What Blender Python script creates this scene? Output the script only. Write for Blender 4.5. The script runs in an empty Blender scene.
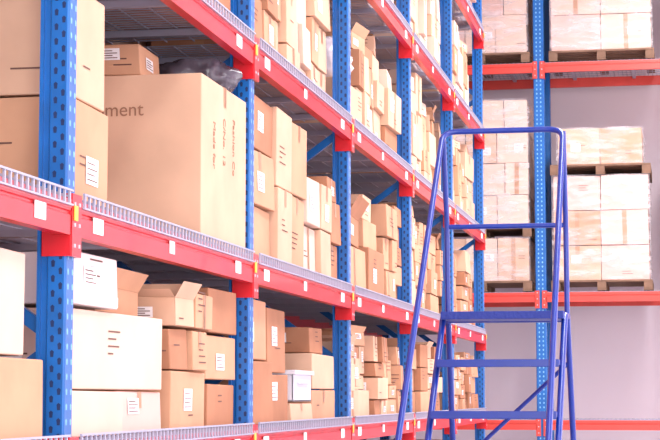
import bpy, math, random
from mathutils import Matrix, Vector
H = 1.6            # camera height above the floor
sc = bpy.context.scene
try:
    sc.view_settings.view_transform = 'Standard'
    sc.view_settings.look = 'None'
except Exception: pass

# ---------------------------------------------------------------- materials
def srgb(r, g, b):
    def f(c):
        c /= 255.0
        return c/12.92 if c <= 0.04045 else ((c+0.055)/1.055)**2.4
    return (f(r), f(g), f(b), 1)

def mat(name, col, rough=0.6, metal=0.0, var=0.0, scale=6.0, bump=0.0, stretch=(1,1,1), spec=0.5, col2=None, coat=0):
    m = bpy.data.materials.new(name); m.use_nodes = True
    nt = m.node_tree; b = nt.nodes['Principled BSDF']
    b.inputs['Base Color'].default_value = col
    b.inputs['Roughness'].default_value = rough
    b.inputs['Metallic'].default_value = metal
    b.inputs['Specular IOR Level'].default_value = spec
    b.inputs['Coat Weight'].default_value = coat
    if var > 0 or bump > 0:
        tc = nt.nodes.new('ShaderNodeTexCoord'); mp = nt.nodes.new('ShaderNodeMapping')
        mp.inputs['Scale'].default_value = stretch
        nz = nt.nodes.new('ShaderNodeTexNoise'); nz.inputs['Scale'].default_value = scale
        nz.inputs['Detail'].default_value = 5
        nt.links.new(tc.outputs['Object'], mp.inputs[0]); nt.links.new(mp.outputs[0], nz.inputs['Vector'])
        if var > 0:
            r = nt.nodes.new('ShaderNodeValToRGB')
            c2 = col2 or tuple(max(0, c*(1-var)) for c in col[:3])+(1,)
            r.color_ramp.elements[0].color = c2; r.color_ramp.elements[0].position = .3
            r.color_ramp.elements[1].color = col; r.color_ramp.elements[1].position = .65
            nt.links.new(nz.outputs['Fac'], r.inputs[0]); nt.links.new(r.outputs[0], b.inputs['Base Color'])
        if bump > 0:
            bp = nt.nodes.new('ShaderNodeBump'); bp.inputs['Strength'].default_value = bump
            bp.inputs['Distance'].default_value = .01
            nt.links.new(nz.outputs['Fac'], bp.inputs['Height']); nt.links.new(bp.outputs[0], b.inputs['Normal'])
    return m

CT = [mat('carton_tan', srgb(212,162,130), .8, var=.18, scale=3, spec=.2),
      mat('carton_light', srgb(224,182,154), .8, var=.16, scale=3, spec=.2),
      mat('carton_brown', srgb(186,132,102), .8, var=.2, scale=3, spec=.2),
      mat('carton_pale', srgb(232,200,182), .8, var=.12, scale=3, spec=.2),
      mat('carton_white', srgb(240,226,224), .7, var=.06, scale=3, spec=.2),
      mat('carton_pink', srgb(230,190,178), .7, var=.12, scale=3, spec=.2)]
M_TAPE = mat('packing_tape', srgb(184,134,98), .35, spec=.6)
M_LABEL = mat('paper_label', srgb(245,242,244), .6)
M_INK = mat('print_ink', srgb(112,78,68), .8)
M_INKF = mat('faded_print_ink', srgb(158,112,88), .8)
M_IN = mat('carton_inside', srgb(150,104,76), .9)
MC = CT+[M_TAPE, M_LABEL, M_INK, M_IN]
TAPE, LAB, INK, INS = 6, 7, 8, 9
M_BLUE = mat('blue_rack_paint', srgb(20,104,184), .3, var=.22, scale=9)
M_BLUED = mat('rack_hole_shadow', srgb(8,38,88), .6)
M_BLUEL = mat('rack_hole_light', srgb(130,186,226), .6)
M_RED = mat('red_beam_paint', srgb(218,30,44), .3, var=.2, scale=7, coat=.15)
M_REDL = mat('red_beam_highlight', srgb(230,100,110), .35, var=.5, scale=9, stretch=(6,1,6), coat=.1)  # pink highlight on the upper beam face, painted in as colour
M_ORANGE = mat('orange_beam_paint', srgb(224,72,62), .4, var=.1)
M_WIRE = mat('zinc_wire', srgb(172,174,194), .4, metal=.3)
M_YEL = mat('yellow_tag', srgb(246,200,80), .5)
M_LAD = mat('blue_ladder_paint', srgb(16,50,150), .28, var=.1, scale=12, coat=.2)
M_LADT = mat('ladder_tread', srgb(16,46,140), .5, bump=.5, scale=60)
M_RUB = mat('rubber', srgb(35,35,38), .7)
M_WOOD = mat('pallet_wood', srgb(140,108,88), .85, var=.35, scale=8, stretch=(1,6,1))
M_PLAS = mat('black_plastic_film', srgb(78,72,84), .22, bump=.8, scale=14)
M_PLASW = mat('clear_plastic_sheet', srgb(214,206,214), .2, bump=.8, scale=12)
M_BIN = mat('white_plastic', srgb(214,212,222), .4)
M_FLOOR = mat('concrete_floor', srgb(205,205,210), .45, var=.12, scale=1.5)
M_WALL = mat('wall_paint', srgb(234,220,228), .8, var=.06, scale=.6)
M_CEIL = mat('ceiling_paint', srgb(240,240,244), .8, var=.03, scale=1)
M_STEEL = mat('galvanised_steel', srgb(190,192,200), .4, metal=.6)
M_TUBE = bpy.data.materials.new('lamp_diffuser'); M_TUBE.use_nodes = True
_b = M_TUBE.node_tree.nodes['Principled BSDF']; _b.inputs['Emission Color'].default_value=(1,1,1,1); _b.inputs['Emission Strength'].default_value=6
# clear stretch film around the palletised goods
M_FILM = bpy.data.materials.new('stretch_film'); M_FILM.use_nodes = True
_nt=M_FILM.node_tree; _b=_nt.nodes['Principled BSDF']; _b.inputs['Base Color'].default_value=(.95,.88,.92,1); _b.inputs['Roughness'].default_value=.18
_tc=_nt.nodes.new('ShaderNodeTexCoord'); _mp=_nt.nodes.new('ShaderNodeMapping'); _mp.inputs['Scale'].default_value=(2,2,7); _nz=_nt.nodes.new('ShaderNodeTexNoise'); _nz.inputs['Scale'].default_value=2.2; _nz.inputs['Detail'].default_value=4
_mr=_nt.nodes.new('ShaderNodeMapRange'); _mr.inputs[1].default_value=.4; _mr.inputs[2].default_value=.75; _mr.inputs[3].default_value=.08; _mr.inputs[4].default_value=.5
_bp=_nt.nodes.new('ShaderNodeBump'); _bp.inputs['Strength'].default_value=.4; _bp.inputs['Distance'].default_value=.02
_nt.links.new(_tc.outputs['Object'],_mp.inputs[0]); _nt.links.new(_mp.outputs[0],_nz.inputs['Vector']); _nt.links.new(_nz.outputs['Fac'],_mr.inputs[0]); _nt.links.new(_mr.outputs[0],_b.inputs['Alpha'])
_nt.links.new(_nz.outputs['Fac'],_bp.inputs['Height']); _nt.links.new(_bp.outputs[0],_b.inputs['Normal'])

# ---------------------------------------------------------------- mesh builder
IDENT = lambda p: p
class MB:
    def __init__(s, mats, mp=IDENT):
        s.v=[]; s.f=[]; s.m=[]; s.mats=mats; s.mp=mp
    def add(s, pts, faces, mi=0, xf=None):
        n=len(s.v)
        for p in pts:
            if xf: p = xf(p)
            s.v.append(s.mp(tuple(p)))
        for f in faces:
            s.f.append([n+i for i in f]); s.m.append(mi)
    def box(s, x0,x1,y0,y1,z0,z1, mi=0, xf=None):
        s.add([(x0,y0,z0),(x1,y0,z0),(x1,y1,z0),(x0,y1,z0),(x0,y0,z1),(x1,y0,z1),(x1,y1,z1),(x0,y1,z1)],
              [(0,3,2,1),(4,5,6,7),(0,1,5,4),(1,2,6,5),(2,3,7,6),(3,0,4,7)], mi, xf)
    def bar(s, a, b, w, h=None, mi=0, n=4):
        """prismatic bar / tube between 2 points"""
        h = h or w
        a=Vector(a); b=Vector(b); d=(b-a).normalized()
        up = Vector((0,0,1)) if abs(d.z)<.95 else Vector((1,0,0))
        r=d.cross(up).normalized(); u=r.cross(d)
        pts=[]
        for c in (a,b):
            for i in range(n):
                t=2*math.pi*(i+.5)/n
                k = 2**.5 if n==4 else 1
                pts.append(c+r*math.cos(t)*w/2*k+u*math.sin(t)*h/2*k)
        fs=[(i,(i+1)%n,n+(i+1)%n,n+i) for i in range(n)]
        fs+= [tuple(range(n))[::-1], tuple(range(n,2*n))]
        s.add(pts, fs, mi)
    def prism(s, prof, y0, y1, mi=0):
        """profile of (x,z) extruded along y"""
        n=len(prof)
        pts=[(x,y0,z) for x,z in prof]+[(x,y1,z) for x,z in prof]
        fs=[(i,(i+1)%n,n+(i+1)%n,n+i) for i in range(n)]+[tuple(range(n))[::-1],tuple(range(n,2*n))]
        s.add(pts,fs,mi)
    def obj(s, name, parent=None, bevel=0, smooth=False):
        me=bpy.data.meshes.new(name); me.from_pydata(s.v,[],s.f)
        for m in s.mats: me.materials.append(m)
        me.polygons.foreach_set('material_index', s.m)
        if smooth: me.polygons.foreach_set('use_smooth',[True]*len(me.polygons))
        me.update()
        import bmesh
        bm=bmesh.new(); bm.from_mesh(me); bmesh.ops.recalc_face_normals(bm, faces=bm.faces); bm.to_mesh(me); bm.free()
        o=bpy.data.objects.new(name, me); sc.collection.objects.link(o)
        if bevel:
            md=o.modifiers.new('bevel','BEVEL'); md.width=bevel; md.segments=2; md.limit_method='ANGLE'
        if parent: o.parent=parent
        return o
def empty(name, loc=(0,0,0)):
    e=bpy.data.objects.new(name,None); sc.collection.objects.link(e); e.empty_display_size=.2
    return e

# ---------------------------------------------------------------- room
def slab(name, a, m):
    b=MB([m]); b.box(*a); return b.obj(name)
slab('floor', (-4.4,5,-4,22.9,-.1,0), M_FLOOR)
slab('wall_back', (-4.4,5,22.7,22.9,0,7.6), M_WALL)
slab('wall_left', (-4.4,-4.2,-4,22.7,0,7.6), M_WALL)
slab('wall_right', (4.8,5,-4,22.7,0,7.6), M_WALL)
slab('ceiling', (-4.4,5,-4,22.9,7.6,7.7), M_CEIL)

# ---------------------------------------------------------------- racks
POSTS=[3.20+2.66*i for i in range(7)]
LEV=[-1.25,-.22,.59,1.64,2.71,3.78]
def build_rack(name, mp, posts, levels, depth, height, bmat, bh=.06, pw=.045, waterfall=True, tags=True):
    """local: u = along the rack, v = depth (0 front, + inside). stored as (v,u) -> mp"""
    root=empty(name)
    P=MB([M_BLUE,M_BLUED,M_BLUEL],mp)
    for u in posts:
        for v0,s in ((.0,1),(depth-.1,1)):
            x0,x1=v0,v0+.1
            w=pw
            prof=[(x0,u-w+.008),(x0+.006,u-w),(x0+.062,u-w),(x0+.068,u-w+.012),(x1-.012,u-w+.012),(x1-.012,u-w-.002),(x1,u-w-.002),
                  (x1,u+w+.002),(x1-.012,u+w+.002),(x1-.012,u+w-.012),(x0+.068,u+w-.012),(x0+.062,u+w),(x0+.006,u+w),(x0,u+w-.008)]
            n=len(prof)
            pts=[(a,b,.01) for a,b in prof]+[(a,b,height) for a,b in prof]
            fs=[(i,(i+1)%n,n+(i+1)%n,n+i) for i in range(n)]+[tuple(range(n,2*n))]
            P.add(pts,fs,0)
            P.box(x0-.02,x1+.02,u-w-.03,u+w+.03,0,.012,0)
            z=.15
            while z<height-.05:
                if v0==0:
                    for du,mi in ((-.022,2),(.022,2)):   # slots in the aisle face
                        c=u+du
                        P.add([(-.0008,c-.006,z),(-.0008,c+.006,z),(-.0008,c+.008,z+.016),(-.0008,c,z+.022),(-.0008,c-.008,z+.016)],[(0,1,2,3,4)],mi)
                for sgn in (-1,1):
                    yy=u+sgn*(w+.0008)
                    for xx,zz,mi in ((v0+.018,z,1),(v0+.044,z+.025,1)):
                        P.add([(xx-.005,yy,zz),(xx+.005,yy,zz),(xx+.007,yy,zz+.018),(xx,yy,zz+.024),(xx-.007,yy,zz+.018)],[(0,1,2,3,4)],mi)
                z+=.05
        z=.3; flip=False; P.bar((.1,u,z),(depth-.1,u,z),.03,.04)
        while z<height-.8:
            a,b=((.08,u,z+.03),(depth-.08,u,z+.7))
            if flip: a,b=((depth-.08,u,z+.03),(.08,u,z+.7))
            P.bar(a,b,.03,.045); 
            z+=.74; flip=not flip
        P.bar((.1,u,height-.2),(depth-.1,u,height-.2),.03,.04)
    P.obj('uprights',root,bevel=0)
    B=MB([bmat,M_REDL if bmat is M_RED else bmat,M_LABEL,M_YEL,M_STEEL],mp)
    W=MB([M_WIRE],mp)
    for i in range(len(posts)-1):
        ua,ub=posts[i]+pw+.003,posts[i+1]-pw-.003
        for lz in levels:
            zc=H+lz
            for v,sg in ((-.018,1),(depth+.018,-1)):
                V=lambda d: v+sg*d
                prof=[(V(0),zc-bh),(V(0),zc+bh*.1),(V(.006),zc+bh*.16),(V(.006),zc+bh*.3),(V(0),zc+bh*.36),(V(0),zc+bh),(V(.045),zc+bh),(V(.045),zc-bh)]
                if sg<0: prof=prof[::-1]
                B.prism(prof,ua,ub,0)
                if sg>0:
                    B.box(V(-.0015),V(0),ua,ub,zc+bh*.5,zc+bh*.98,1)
                    for uu,e in ((ua,-1),(ub,1)):
                        B.box(V(-.004),V(.012),uu-(.0 if e>0 else .048),uu+(.048 if e>0 else 0),zc-bh-.07,zc+bh+.02,0)
                        a,b2=(uu-.006,uu+.002) if e>0 else (uu-.002,uu+.006)
                        B.box(V(0),V(.10),a,b2,zc-bh-.07,zc+bh+.02,0)
                        for k in range(3):
                            zz=zc-bh-.04+k*.07
                            B.box(V(-.007),V(-.003),uu+e*.018,uu+e*.03,zz,zz+.012,4)
            if tags:
                B.box(-.0195-.003,-.0195,ua+.13,ua+.24,zc-.035,zc+.02,2)
                B.box(-.0195-.003,-.0195,ub-.36,ub-.26,zc-.035,zc+.02,2)
                B.box(-.0195-.008,-.0195-.004,ub+.012,ub+.045,zc-.01,zc+.04,3)
                B.box(-.0195-.003,-.0195,ua+1.1,ua+1.17,zc-.03,zc+.02,2)
            zt=zc+bh
            st=.05; u=ua+.02
            while u<ub-.01:
                W.box(-.02,depth+.02,u,u+.006,zt+.004,zt+.010)
                if waterfall:
                    W.box(-.028,-.020,u,u+.010,zt-.022,zt+.028)
                u+=st
            for k in range(9):
                vv=-.0+k*(depth/8)
                W.box(vv-.003,vv+.003,ua+.01,ub-.01,zt,zt+.005)
            if waterfall:
                W.box(-.030,-.022,ua+.01,ub-.01,zt+.023,zt+.030)
                W.box(-.030,-.022,ua+.01,ub-.01,zt-.024,zt-.018)
            for k in range(4):
                uu=ua+.3+k*(ub-ua-.6)/3
                W.box(.028,depth-.028,uu-.02,uu+.02,zt-.03,zt)
    B.obj('beams',root); W.obj('wire_decks',root)
    return root
mpL=lambda p:(-2.0-p[0],p[1],p[2])
mpB=lambda p:(p[1],21.0+p[0],p[2])
build_rack('pallet_rack',mpL,POSTS,LEV,1.1,6.7,M_RED)
build_rack('pallet_rack',mpB,[-4.06,-1.54,1.3,4.14],[-.34,1.11,3.76],1.1,7.0,M_ORANGE,pw=.06,bh=.055,waterfall=False,tags=False)

# ---------------------------------------------------------------- cartons
rng=random.Random(23)
jr=random.Random(77)
def fy(y): return y+.075+(y-3.13)*.0231 if y<20 else y      # bay pitch
def carton(b,x0,x1,y0,y1,z0,z1,t=0,rot=0,label=None,tape=True,opened=False,marks=True,r=None,crush=1):
    """cardboard carton in world coords (z relative to camera height)"""
    r=r or rng
    z0+=H; z1+=H; y0=fy(y0); y1=fy(y1)
    cx,cy=(x0+x1)/2,(y0+y1)/2; c,s=math.cos(rot),math.sin(rot)
    # slightly crushed / racked carton: shear of the top and sagging corners, same map for tape and labels
    shx=jr.uniform(-.010,.004)*crush; shy=jr.uniform(-.006,.006)*crush
    sag=[jr.uniform(-.010,0)*crush for _ in range(4)]
    bul=jr.uniform(0,.006)*crush
    def xf(p):
        u=(p[0]-x0)/(x1-x0); v=(p[1]-y0)/(y1-y0); w=(p[2]-z0)/(z1-z0)
        uc=min(1,max(0,u)); vc=min(1,max(0,v))
        dz=(sag[0]*(1-uc)*(1-vc)+sag[1]*uc*(1-vc)+sag[2]*uc*vc+sag[3]*(1-uc)*vc)*max(0,min(1,w))
        x=p[0]+shx*w; y=p[1]+shy*w
        return (cx+(x-cx)*c-(y-cy)*s, cy+(x-cx)*s+(y-cy)*c, p[2]+dz)
    e=.0014
    if opened:
        w=.006
        b.box(x0,x1,y0,y1,z0,z0+w,t,xf)
        b.box(x0,x0+w,y0,y1,z0,z1,t,xf); b.box(x1-w,x1,y0,y1,z0,z1,t,xf)
        b.box(x0,x1,y0,y0+w,z0,z1,t,xf); b.box(x0,x1,y1-w,y1,z0,z1,t,xf)
        b.box(x0+.02,x1-.02,y0+.02,y1-.02,z0+w,z1-.05,INS,xf)
        f=min(.16,(x1-x0)*.45)*(opened if opened is not True else 1)
        b.add([(x1,y0,z1),(x1,y1,z1),(x1+f*.45,y1,z1+f*.75),(x1+f*.45,y0,z1+f*.75)],[(0,1,2,3)],t,xf)
        b.add([(x0,y0,z1),(x0,y1,z1),(x0-f*.7,y1,z1+f*.5),(x0-f*.7,y0,z1+f*.5)],[(0,1,2,3)],t,xf)
        b.add([(x0,y0,z1),(x1,y0,z1),(x1,y0-f*.8,z1+f*.35),(x0,y0-f*.8,z1+f*.35)],[(0,1,2,3)],t,xf)
        b.add([(x0,y1,z1),(x1,y1,z1),(x1,y1+f*.3,z1+f*.8),(x0,y1+f*.3,z1+f*.8)],[(0,1,2,3)],t,xf)
        tape=False
    else:
        b.box(x0,x1,y0,y1,z0,z1,t,xf)
    h=z1-z0; hw=.025
    if tape:
        if r.random()<.5:
            b.add([(x0,cy-hw,z1+e),(x1+e,cy-hw,z1+e),(x1+e,cy+hw,z1+e),(x0,cy+hw,z1+e)],[(0,1,2,3)],TAPE,xf)
            d=h if r.random()<.5 else min(.09,h*.4)
            b.add([(x1+e,cy-hw,z1),(x1+e,cy+hw,z1),(x1+e,cy+hw,z1-d),(x1+e,cy-hw,z1-d)],[(0,1,2,3)],TAPE,xf)
            b.add([(x1+e*2,cy-.0025,z1),(x1+e*2,cy+.0025,z1),(x1+e*2,cy+.0025,z1-d),(x1+e*2,cy-.0025,z1-d)],[(0,1,2,3)],INK,xf) if r.random()<.4 else None
        else:
            b.add([(cx-hw,y0-e,z1+e),(cx+hw,y0-e,z1+e),(cx+hw,y1+e,z1+e),(cx-hw,y1+e,z1+e)],[(0,1,2,3)],TAPE,xf)
            d=h if r.random()<.5 else min(.09,h*.4)
            b.add([(cx-hw,y0-e,z1),(cx+hw,y0-e,z1),(cx+hw,y0-e,z1-d),(cx-hw,y0-e,z1-d)],[(0,1,2,3)],TAPE,xf)
    def ondx(ya,yb,za,zb,mi,k=1):
        b.add([(x1+e*k,ya,za),(x1+e*k,yb,za),(x1+e*k,yb,zb),(x1+e*k,ya,zb)],[(0,1,2,3)],mi,xf)
    def ondy(xa,xb,za,zb,mi,k=1):
        b.add([(xa,y0-e*k,za),(xb,y0-e*k,za),(xb,y0-e*k,zb),(xa,y0-e*k,zb)],[(0,1,2,3)],mi,xf)
    L=y1-y0; D=x1-x0
    if label=='aisle' or (label is None and r.random()<.42):
        ya=y0+L*r.uniform(.1,.45); za=z0+h*r.uniform(.2,.5); lw=min(.14,L*.35); lh=min(.10,h*.38)
        ondx(ya,ya+lw,za,za+lh,LAB,2)
        for k in range(4): ondx(ya+.01,ya+lw*(.9-.2*(k%2)),za+lh*(.15+.2*k),za+lh*(.15+.2*k)+.004,INK,3)
    if label=='end' or (label is None and r.random()<.3):
        xa=x0+D*r.uniform(.3,.6); za=z0+h*r.uniform(.2,.5); lw=min(.11,D*.3); lh=min(.09,h*.38)
        ondy(xa,xa+lw,za,za+lh,LAB,2)
        for k in range(4): ondy(xa+.01,xa+lw*(.9-.2*(k%2)),za+lh*(.15+.2*k),za+lh*(.15+.2*k)+.004,INK,3)
    if marks and r.random()<.6:
        ya=y0+L*r.uniform(.08,.5); za=z0+h*r.uniform(.15,.6)
        for k in range(r.randint(1,4)):
            ondx(ya,min(y1-.02,ya+r.uniform(.06,.16)),za+k*.028,za+k*.028+.006,INK,1.5)
    if marks and r.random()<.45:
        xa=x1-D*r.uniform(.25,.6); za=z0+h*r.uniform(.15,.6)
        for k in range(r.randint(1,3)):
            ondy(xa,min(x1-.015,xa+r.uniform(.05,.12)),za+k*.028,za+k*.028+.006,INK,1.5)

hr=random.Random(5)
def hero(x0,x1,y0,y1,z0,z1,t=0,**k):
    b=MB(MC)
    if 'rot' not in k and x1<-2.015:
        k['rot']=hr.uniform(-.022,.022); x1-=hr.uniform(0,.04)
    carton(b,x0,x1,y0,y1,z0,z1,t,**k)
    return b.obj('cardboard_box',bevel=.005)

def fill(y0,y1,x0,x1,z0,zmax,tints,wmin=.3,wmax=.55,hmin=.2,hmax=.34,full=.8,name='cardboard_box_stack',b=None,r=None,jit=.045):
    r=r or rng
    own=b is None
    b=b or MB(MC)
    y=y0
    while y<y1-.15:
        w=r.uniform(wmin,wmax)
        if y+w>y1-.15: w=y1-y
        z=z0; top=z0+(zmax-z0)*r.uniform(full,1.0)
        hh=r.uniform(hmin,hmax); t=r.choice(tints)
        xs=r.uniform(0,.10)
        first=True
        while z+hh<=top+.02 or first:
            first=False
            split = w>.38 and r.random()<.35
            parts=[(y,y+w*.5),(y+w*.5,y+w)] if split else [(y,y+w)]
            for pa,pb in parts:
                carton(b,x0,x1-xs-r.uniform(0,.05),pa+.010,pb-.010,z,z+hh-.004,t if r.random()<.6 else r.choice(tints),rot=r.uniform(-jit,jit),r=r)
            z+=hh
            if r.random()<.55: hh=r.uniform(hmin,hmax)
        rest=top-z
        if rest>.07:
            carton(b,x0+.1,x1-xs-.04,y+.03,y+w*.8,z,z+rest*(.6 if rest>.14 else .9),r.choice(tints),rot=r.uniform(-.15,.15),r=r,opened=(.5 if rest>.14 and r.random()<.6 else False))
        y+=w
    if own: return b.obj(name,bevel=.005)

A,Bz,C,D_,E,L0=-.22+.075,.59+.075,1.64+.075,2.71+.075,3.78+.075,-1.25+.075
F=-2.03    # front faces of the loads
# ---- level B, bay 0
hero(-2.62,F,5.86,6.30,Bz,1.035,0,label='aisle')
hero(-2.62,F,5.86,6.28,1.04,1.44,1,label='none')
big=hero(-2.68,-2.01,7.43,8.24,Bz,1.39,1,label='none',marks=False,tape=True,crush=0)
fill(6.45,8.25,-3.08,-2.72,Bz,1.54,[0,1,2],full=.98)
hero(-2.66,-2.30,7.45,7.80,1.395,1.54,0,rot=.04)
def text(s,M,size,parent,align='LEFT'):
    cu=bpy.data.curves.new('printed_text','FONT'); cu.body=s; cu.size=size; cu.align_x=align; cu.extrude=.0004
    o=bpy.data.objects.new('printed_text',cu); sc.collection.objects.link(o); cu.materials.append(M_INKF)
    o.matrix_world=M; o.parent=parent
def fr(x,y,n,loc):
    m=Matrix.Identity(4)
    for i in range(3): m[i][0]=x[i]; m[i][1]=y[i]; m[i][2]=n[i]; m[i][3]=loc[i]
    return m
yb0=fy(7.43)
text('Shipment',fr((1,0,0),(0,0,1),(0,-1,0),(-2.27,yb0-.0025,H+1.21)),.085,big,'RIGHT')
for k,(s,dy,dz) in enumerate((('Fashion Co',.56,.04),('C/No. 12',.38,.02),('Made for',.2,-.02))):
    text(s,fr((0,0,-1),(0,1,0),(1,0,0),(-2.0085,yb0+dy,H+1.23+dz)),.058,big)
# plastic wrapped bundles
import bmesh
from mathutils import noise
def bundle(name,loc,sx,sy,sz,m,seed,zlo,zhi):
    bm=bmesh.new(); bmesh.ops.create_icosphere(bm,subdivisions=4,radius=1)
    off=Vector((seed,seed*.7,0))
    for v in bm.verts:
        p=v.co.copy(); q=p+off
        n=noise.noise(q*2.2)*.2+noise.noise(q*5)*.12+abs(noise.noise(q*9))*.08
        v.co=p*(1+n)
        v.co.x*=sx; v.co.y*=sy; v.co.z*=sz
        v.co.z=min(zhi,max(v.co.z,zlo))
    me=bpy.data.meshes.new(name); bm.to_mesh(me); bm.free(); me.materials.append(m)
    for p in me.polygons: p.use_smooth=True
    o=bpy.data.objects.new(name,me); sc.collection.objects.link(o); o.location=loc
    return o
bundle('plastic_wrapped_bundle',(-2.21,fy(8.03),H+1.467),.2,.17,.12,M_PLAS,0,-.075,.082)
# ---- level B, bay -1 (near)
fill(3.3,4.7,-3.0,F,Bz,1.4,[0,1],full=.8)
# ---- level B, bay 1
for (ya,yb,hs,t) in ((8.45,9.02,(.28,.28,.27),0),(9.03,9.40,(.42,.42),1),(9.41,9.78,(.42,.40),0)):
    z=Bz
    for h in hs:
        hero(-2.5,F,ya,yb,z,z+h-.004,t if h!=.27 else 2); z+=h
for (ya,yb,hs,t) in ((9.8,10.18,(.30,.27),3),(10.2,10.52,(.30,.27),1),(10.54,10.84,(.25,.26,.15),2)):
    z=Bz
    for h in hs: hero(-2.42,F,ya,yb,z,z+h-.004,t); z+=h
fill(8.5,10.8,-3.05,-2.55,Bz,1.54,[0,2],full=.9)
# ---- level B, bay 2
hero(-2.5,F,11.1,11.9,Bz,.97,0); hero(-2.46,-2.08,11.2,11.75,.975,1.16,2,opened=True,rot=.05)
hero(-2.5,F,11.95,12.6,Bz,1.0,2); hero(-2.5,F-.03,12.0,12.5,1.005,1.2,0); hero(-2.45,F-.05,12.05,12.4,1.205,1.38,1)
fill(12.65,13.45,-2.5,F,Bz,1.45,[0,1,2],full=.9,hmin=.14,hmax=.26)
fill(11.1,13.45,-3.05,-2.55,Bz,1.52,[0,2],full=.9)
# ---- bays 3..4 level B
fill(13.65,16.05,-2.55,F,Bz,1.52,[0,1,2,0],full=.8,hmin=.13,hmax=.26)
fill(13.65,16.05,-3.05,-2.62,Bz,1.5,[0,2],full=.9)
fill(16.25,18.65,-2.55,F,Bz,1.52,[0,1,2],full=.8,hmin=.13,hmax=.26)
fill(16.25,18.65,-3.05,-2.62,Bz,1.5,[0,1],full=.9)
# ---- level A
hero(-2.6,F,4.55,5.43,.125,.46,3,label='none'); hero(-2.6,F,4.65,5.58,A,.12,0)
fill(3.3,4.5,-3.0,F,A,.4,[0,1],full=.8)
hero(-2.55,F,5.86,6.42,A,.015,3); hero(-2.55,F,6.44,7.0,A,.015,5,label='aisle')
hero(-2.55,F,5.9,6.98,.02,.31,3,label='end',tape=False); hero(-2.5,F,5.9,6.38,.315,.5,4,label='aisle')
hero(-2.55,F,7.1,7.66,A,.10,0,label='aisle')
hero(-2.3,F,7.12,7.38,.105,.28,2); hero(-2.3,F,7.40,7.64,.105,.28,0)
hero(-2.6,-2.16,6.45,7.03,.315,.42,0,opened=.6,rot=.02)
hero(-2.45,F,7.14,7.4,.285,.41,1,opened=.55,rot=-.03); hero(-2.4,F,7.42,7.72,.285,.44,0)
for i,z in enumerate((A,.07,.28)): hero(-2.5,F,7.74,8.24,z,z+.2,[2,0,2][i])
fill(6.0,8.2,-3.05,-2.64,A,.5,[0,2],full=.9)
# bay 1
hero(-2.5,F,8.45,8.92,A,.17,2,label='none'); hero(-2.5,F,8.45,8.92,.175,.48,0)
hero(-2.5,F,8.94,9.4,A,.11,2); hero(-2.5,F,8.94,9.4,.115,.45,2)
hero(-2.5,F,9.45,10.0,A,-.04,1)
b=MB([M_BIN]); x0,x1,y0,y1,z0,z1=-2.4,-2.05,fy(9.5),fy(9.98),H-.036,H+.13
b.box(x0,x1,y0,y1,z0,z0+.01); b.box(x0,x0+.01,y0,y1,z0,z1); b.box(x1-.01,x1,y0,y1,z0,z1); b.box(x0,x1,y0,y0+.01,z0,z1); b.box(x0,x1,y1-.01,y1,z0,z1)
b.box(x0-.015,x1+.015,y0-.015,y1+.015,z1-.02,z1+.004); b.box(x1,x1+.012,y0+.1,y1-.1,z1-.07,z1-.055)
b.obj('plastic_storage_bin',bevel=.003)
hero(-2.5,F,10.05,10.75,A,.03,0); hero(-2.5,F,10.1,10.7,.035,.24,1); hero(-2.48,F-.04,10.2,10.6,.245,.40,2)
fill(8.5,10.8,-3.05,-2.55,A,.5,[0,2],full=.9)
PO=[3.13+2.6*i for i in range(7)]
for i,f in ((2,.85),(3,.8),(4,.85)):
    y0,y1=PO[i+1]+.1,PO[i+2]-.1
    fill(y0,y1,-2.5,F,A,.5,[0,1,2],hmin=.1,hmax=.2,full=f)
    fill(y0,y1,-3.05,-2.55,A,.5,[0,2],full=.8)
# ---- levels C, D, E and low level
for lz,tt,fl in ((C,[1,1,3,0,2],.85),(D_,[3,3,5,1,0],.88),(E,[4,5,3],.88)):
    for i in range(6):
        y0,y1=PO[i]+.1,PO[i+1]-.1
        if lz==C and i==3: y0+=.62       # room for the wrapped bundle
        fill(y0,y1,-2.55,F,lz,lz+.9,tt,full=fl,hmin=.18,hmax=.36,wmin=.3,wmax=.6)
        fill(y0,y1,-3.05,-2.64,lz,lz+.85,tt,full=.9,hmin=.3,hmax=.4,wmin=.5,wmax=.8)
hero(-2.52,F,11.05,11.6,C,C+.3,1)
bundle('plastic_wrapped_bundle',(-2.27,fy(11.33),H+C+.3+.13),.19,.2,.17,M_PLASW,3.3,-.125,.2)
for i in range(6):
    fill(PO[i]+.1,PO[i+1]-.1,-2.8,F,L0,L0+.8,[0,1,2],full=.8,wmin=.5,wmax=.7)

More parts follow.
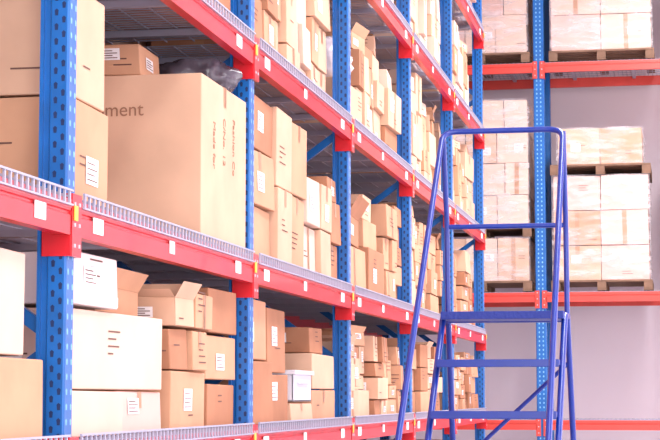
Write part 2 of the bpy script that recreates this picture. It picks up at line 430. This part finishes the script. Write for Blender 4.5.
# ---------------------------------------------------------------- pallets at the back
def pallet_load(x0,x1,z,rows,h,nx,tints,seed,inset=.03,y0=20.98,y1=22.0):
    """z = underside, relative to camera height"""
    root=empty('loaded_pallet')
    b=MB([M_WOOD]); zp=z+H
    for k in range(3):
        xx=x0+k*(x1-x0-.1)/2
        b.box(xx,xx+.1,y0,y1,zp,zp+.02)
        for j in range(3):
            yy=y0+j*(y1-y0-.1)/2; b.box(xx,xx+.1,yy,yy+.1,zp+.021,zp+.095)
    for k in range(7):
        yy=y0+k*(y1-y0-.1)/6; b.box(x0,x1,yy,yy+.1,zp+.096,zp+.118)
    b.obj('wooden_pallet',root,bevel=.003)
    r=random.Random(seed); b=MB(MC+[M_FILM])
    x0+=inset; x1-=inset; y0+=.02; y1-=.02; z0=z+.121
    for k in range(rows):
        n=nx+(k%2 if nx>2 else 0); w=(x1-x0)/n
        for i in range(n):
            for j in range(2):
                d=(y1-y0)/2
                carton(b,x0+i*w+.004,x0+(i+1)*w-.004,y0+j*d+.004+r.uniform(0,.02),y0+(j+1)*d-.004,z0+k*h,z0+(k+1)*h-.004,r.choice(tints),r=r,tape=r.random()<.5,rot=0)
    e=.016; n0=len(MC); top=H+z0+rows*h+.004; bot=H+z0+.002
    q=[(x0-e,y0-e),(x1+e,y0-e),(x1+e,y1+e),(x0-e,y1+e)]
    pts=[(a,c,bot) for a,c in q]+[(a,c,top) for a,c in q]
    b.add(pts,[(i,(i+1)%4,4+(i+1)%4,4+i) for i in range(4)],n0)
    b.obj('film_wrapped_cartons',root)
z1=1.11+.072; z2=3.76+.072
pallet_load(-1.42,-.28,z1,3,.40,2,[5,1,5,0],3)
pallet_load(-1.42,-.28,z1+1.325,1,.42,2,[1,5,0],4,inset=.09)
pallet_load(-.15,1.0,z1,4,.4,2,[5,1,3],13)
pallet_load(-2.78,-1.64,z1,1,.5,3,[3,1],5)
pallet_load(-2.78,-1.64,z1+.625,4,.37,3,[5,3,1],6)
pallet_load(-1.42,-.22,z2,3,.42,2,[5,1,3],7)
pallet_load(-.12,1.0,z2,3,.42,2,[5,4,3],17)
pallet_load(-2.78,-1.64,z2,3,.45,3,[1,5,3],8)

# ---------------------------------------------------------------- platform ladder
lad=empty('platform_ladder')
XL,XR=-1.353,-.646
def tube(name,pts,rad=.017,cyc=False,round_=.09,m=M_LAD):
    """rounded polyline swept tube"""
    P=[Vector(p) for p in pts]; out=[P[0]]
    for i in range(1,len(P)-1):
        a,b,c=P[i-1],P[i],P[i+1]
        d1=(a-b); d2=(c-b); rr=min(round_,d1.length*.45,d2.length*.45)
        p1=b+d1.normalized()*rr; p2=b+d2.normalized()*rr
        for k in range(7):
            t=k/6; out.append(p1*(1-t)**2+b*2*t*(1-t)+p2*t*t)
    out.append(P[-1])
    cu=bpy.data.curves.new(name,'CURVE'); cu.dimensions='3D'; cu.bevel_depth=rad; cu.bevel_resolution=4; cu.use_fill_caps=True
    sp=cu.splines.new('POLY'); sp.points.add(len(out)-1)
    for i,p in enumerate(out): sp.points[i].co=(p.x,p.y,p.z+H,1)
    cu.materials.append(m)
    o=bpy.data.objects.new(name,cu); sc.collection.objects.link(o); o.parent=lad
    return o
YP=10.7
hl=lambda z: YP-(1.54-z)*.966            # handrail line
sl=lambda z: YP-.05-(.48-z)*.966         # stringer line
tube('guard_hoop',[(XL-.01,sl(-.95)-.1,-.98),(XL-.02,hl(-.75),-.75),(XL,YP,1.55),(XR,YP,1.55),(XR+.02,hl(-.75),-.75),(XR+.01,sl(-.95)-.1,-.98)],.017)
for X,n in ((XL,'left'),(XR,'right')):
    s=-1 if X==XL else 1
    tube('guard_post_'+n,[(X,YP+.2,.46),(X,YP+.17,1.0),(X,YP+.02,1.54)],.016)
    tube('stringer_'+n,[(X,YP+.2,.46),(X,YP-.03,.46),(X,sl(-1.45),-1.45),(X,sl(-1.45)-.02,-1.52)],.019,round_=.05)
    tube('rear_leg_'+n,[(X,YP+.2,.47),(X+s*.03,YP+.95,-1.5)],.018)
    tube('side_brace_'+n,[(X,sl(-.9),-.9),(X+s*.02,YP+.75,-.95)],.013)
tube('mid_rail_rear',[(XL,YP+.17,1.0),(XR,YP+.17,1.0)],.015)
for a,bb,k in (((XL,YP+.2,.44),(XR,YP+.2,.44),'rear_rail_top'),((XL-.01,YP+.55,-.4),(XR+.01,YP+.55,-.4),'rear_rail_mid'),((XL-.02,YP+.8,-1.1),(XR+.02,YP+.8,-1.1),'rear_rail_low')):
    tube(k,[a,bb],.014)
tube('rear_cross_brace_a',[(XR+.01,YP+.3,.2),(XL-.01,YP+.55,-.45)],.013)
tube('rear_cross_brace_b',[(XL,YP+.65,-.6),(XR,YP+.9,-1.3)],.013)
tube('front_base_rail',[(XL,sl(-1.45),-1.45),(XR,sl(-1.45),-1.45)],.016)
T=MB([M_LADT,M_LAD,M_RUB])
zz=.48; k=0
while zz>-1.35:
    yc=sl(zz)
    if k==0: T.box(XL,XR,YP-.16,YP+.21,H+zz-.045,H+zz,0)
    else:
        T.box(XL+.01,XR-.01,yc-.11,yc+.09,H+zz-.03,H+zz,0)
        T.box(XL+.01,XR-.01,yc-.115,yc-.108,H+zz-.04,H+zz+.003,1)
    zz-=.285; k+=1
T.obj('treads',lad,bevel=.003)
Wh=MB([M_RUB,M_STEEL])
for X in (XL,XR):
    for yy in (sl(-1.45),YP+.95):
        Wh.bar((X-.02,yy,.05),(X+.02,yy,.05),.1,n=20); Wh.bar((X-.026,yy,.05),(X+.026,yy,.05),.03,mi=1,n=12)
        Wh.box(X-.03,X-.024,yy-.02,yy+.02,.04,.14,1); Wh.box(X+.024,X+.03,yy-.02,yy+.02,.04,.14,1); Wh.box(X-.03,X+.03,yy-.02,yy+.02,.13,.14,1)
Wh.obj('castors',lad)

# ---------------------------------------------------------------- lights
def area(name,loc,rot,sx,sy,p,col=(1,1,1)):
    l=bpy.data.lights.new(name,'AREA'); l.shape='RECTANGLE'; l.size=sx; l.size_y=sy; l.energy=p; l.color=col
    o=bpy.data.objects.new(name,l); sc.collection.objects.link(o); o.location=loc; o.rotation_euler=rot
for i,y in enumerate((2,7,12,17)):
    f=MB([M_STEEL,M_TUBE]); f.box(.3,.9,y-1.2,y+1.2,7.2,7.3,0); f.box(.33,.87,y-1.15,y+1.15,7.19,7.2,1)
    for yy in (y-.9,y+.9): f.box(.59,.61,yy,yy+.02,7.3,7.6,0)
    f.obj('ceiling_lamp')
    area('lamp_light',(.6,y,7.15),(0,math.radians(-12),0),1.2,3.5,[150,160,240,560][i],(1,.98,.99))
area('rear_fill_light',(1.5,-3.5,3.2),(math.radians(88),0,math.radians(8)),6,5,660,(1,.975,.975))  # added soft fill from behind the camera, no dock door is modelled
area('side_fill_light',(4.6,13,2.6),(0,math.radians(90),0),4.6,16,480,(1,.955,.98))  # added fill from the right-hand side, the wall has no window
w=bpy.data.worlds.new('world'); sc.world=w; w.use_nodes=True
w.node_tree.nodes['Background'].inputs[0].default_value=(1,.96,.98,1); w.node_tree.nodes['Background'].inputs[1].default_value=1.2

cam=bpy.data.cameras.new('camera'); co=bpy.data.objects.new('camera',cam); sc.collection.objects.link(co)
cam.lens=100; cam.sensor_width=36; cam.clip_end=200
co.location=(0,0,H); co.rotation_euler=(math.radians(95.45),0,math.radians(10.76)); sc.camera=co
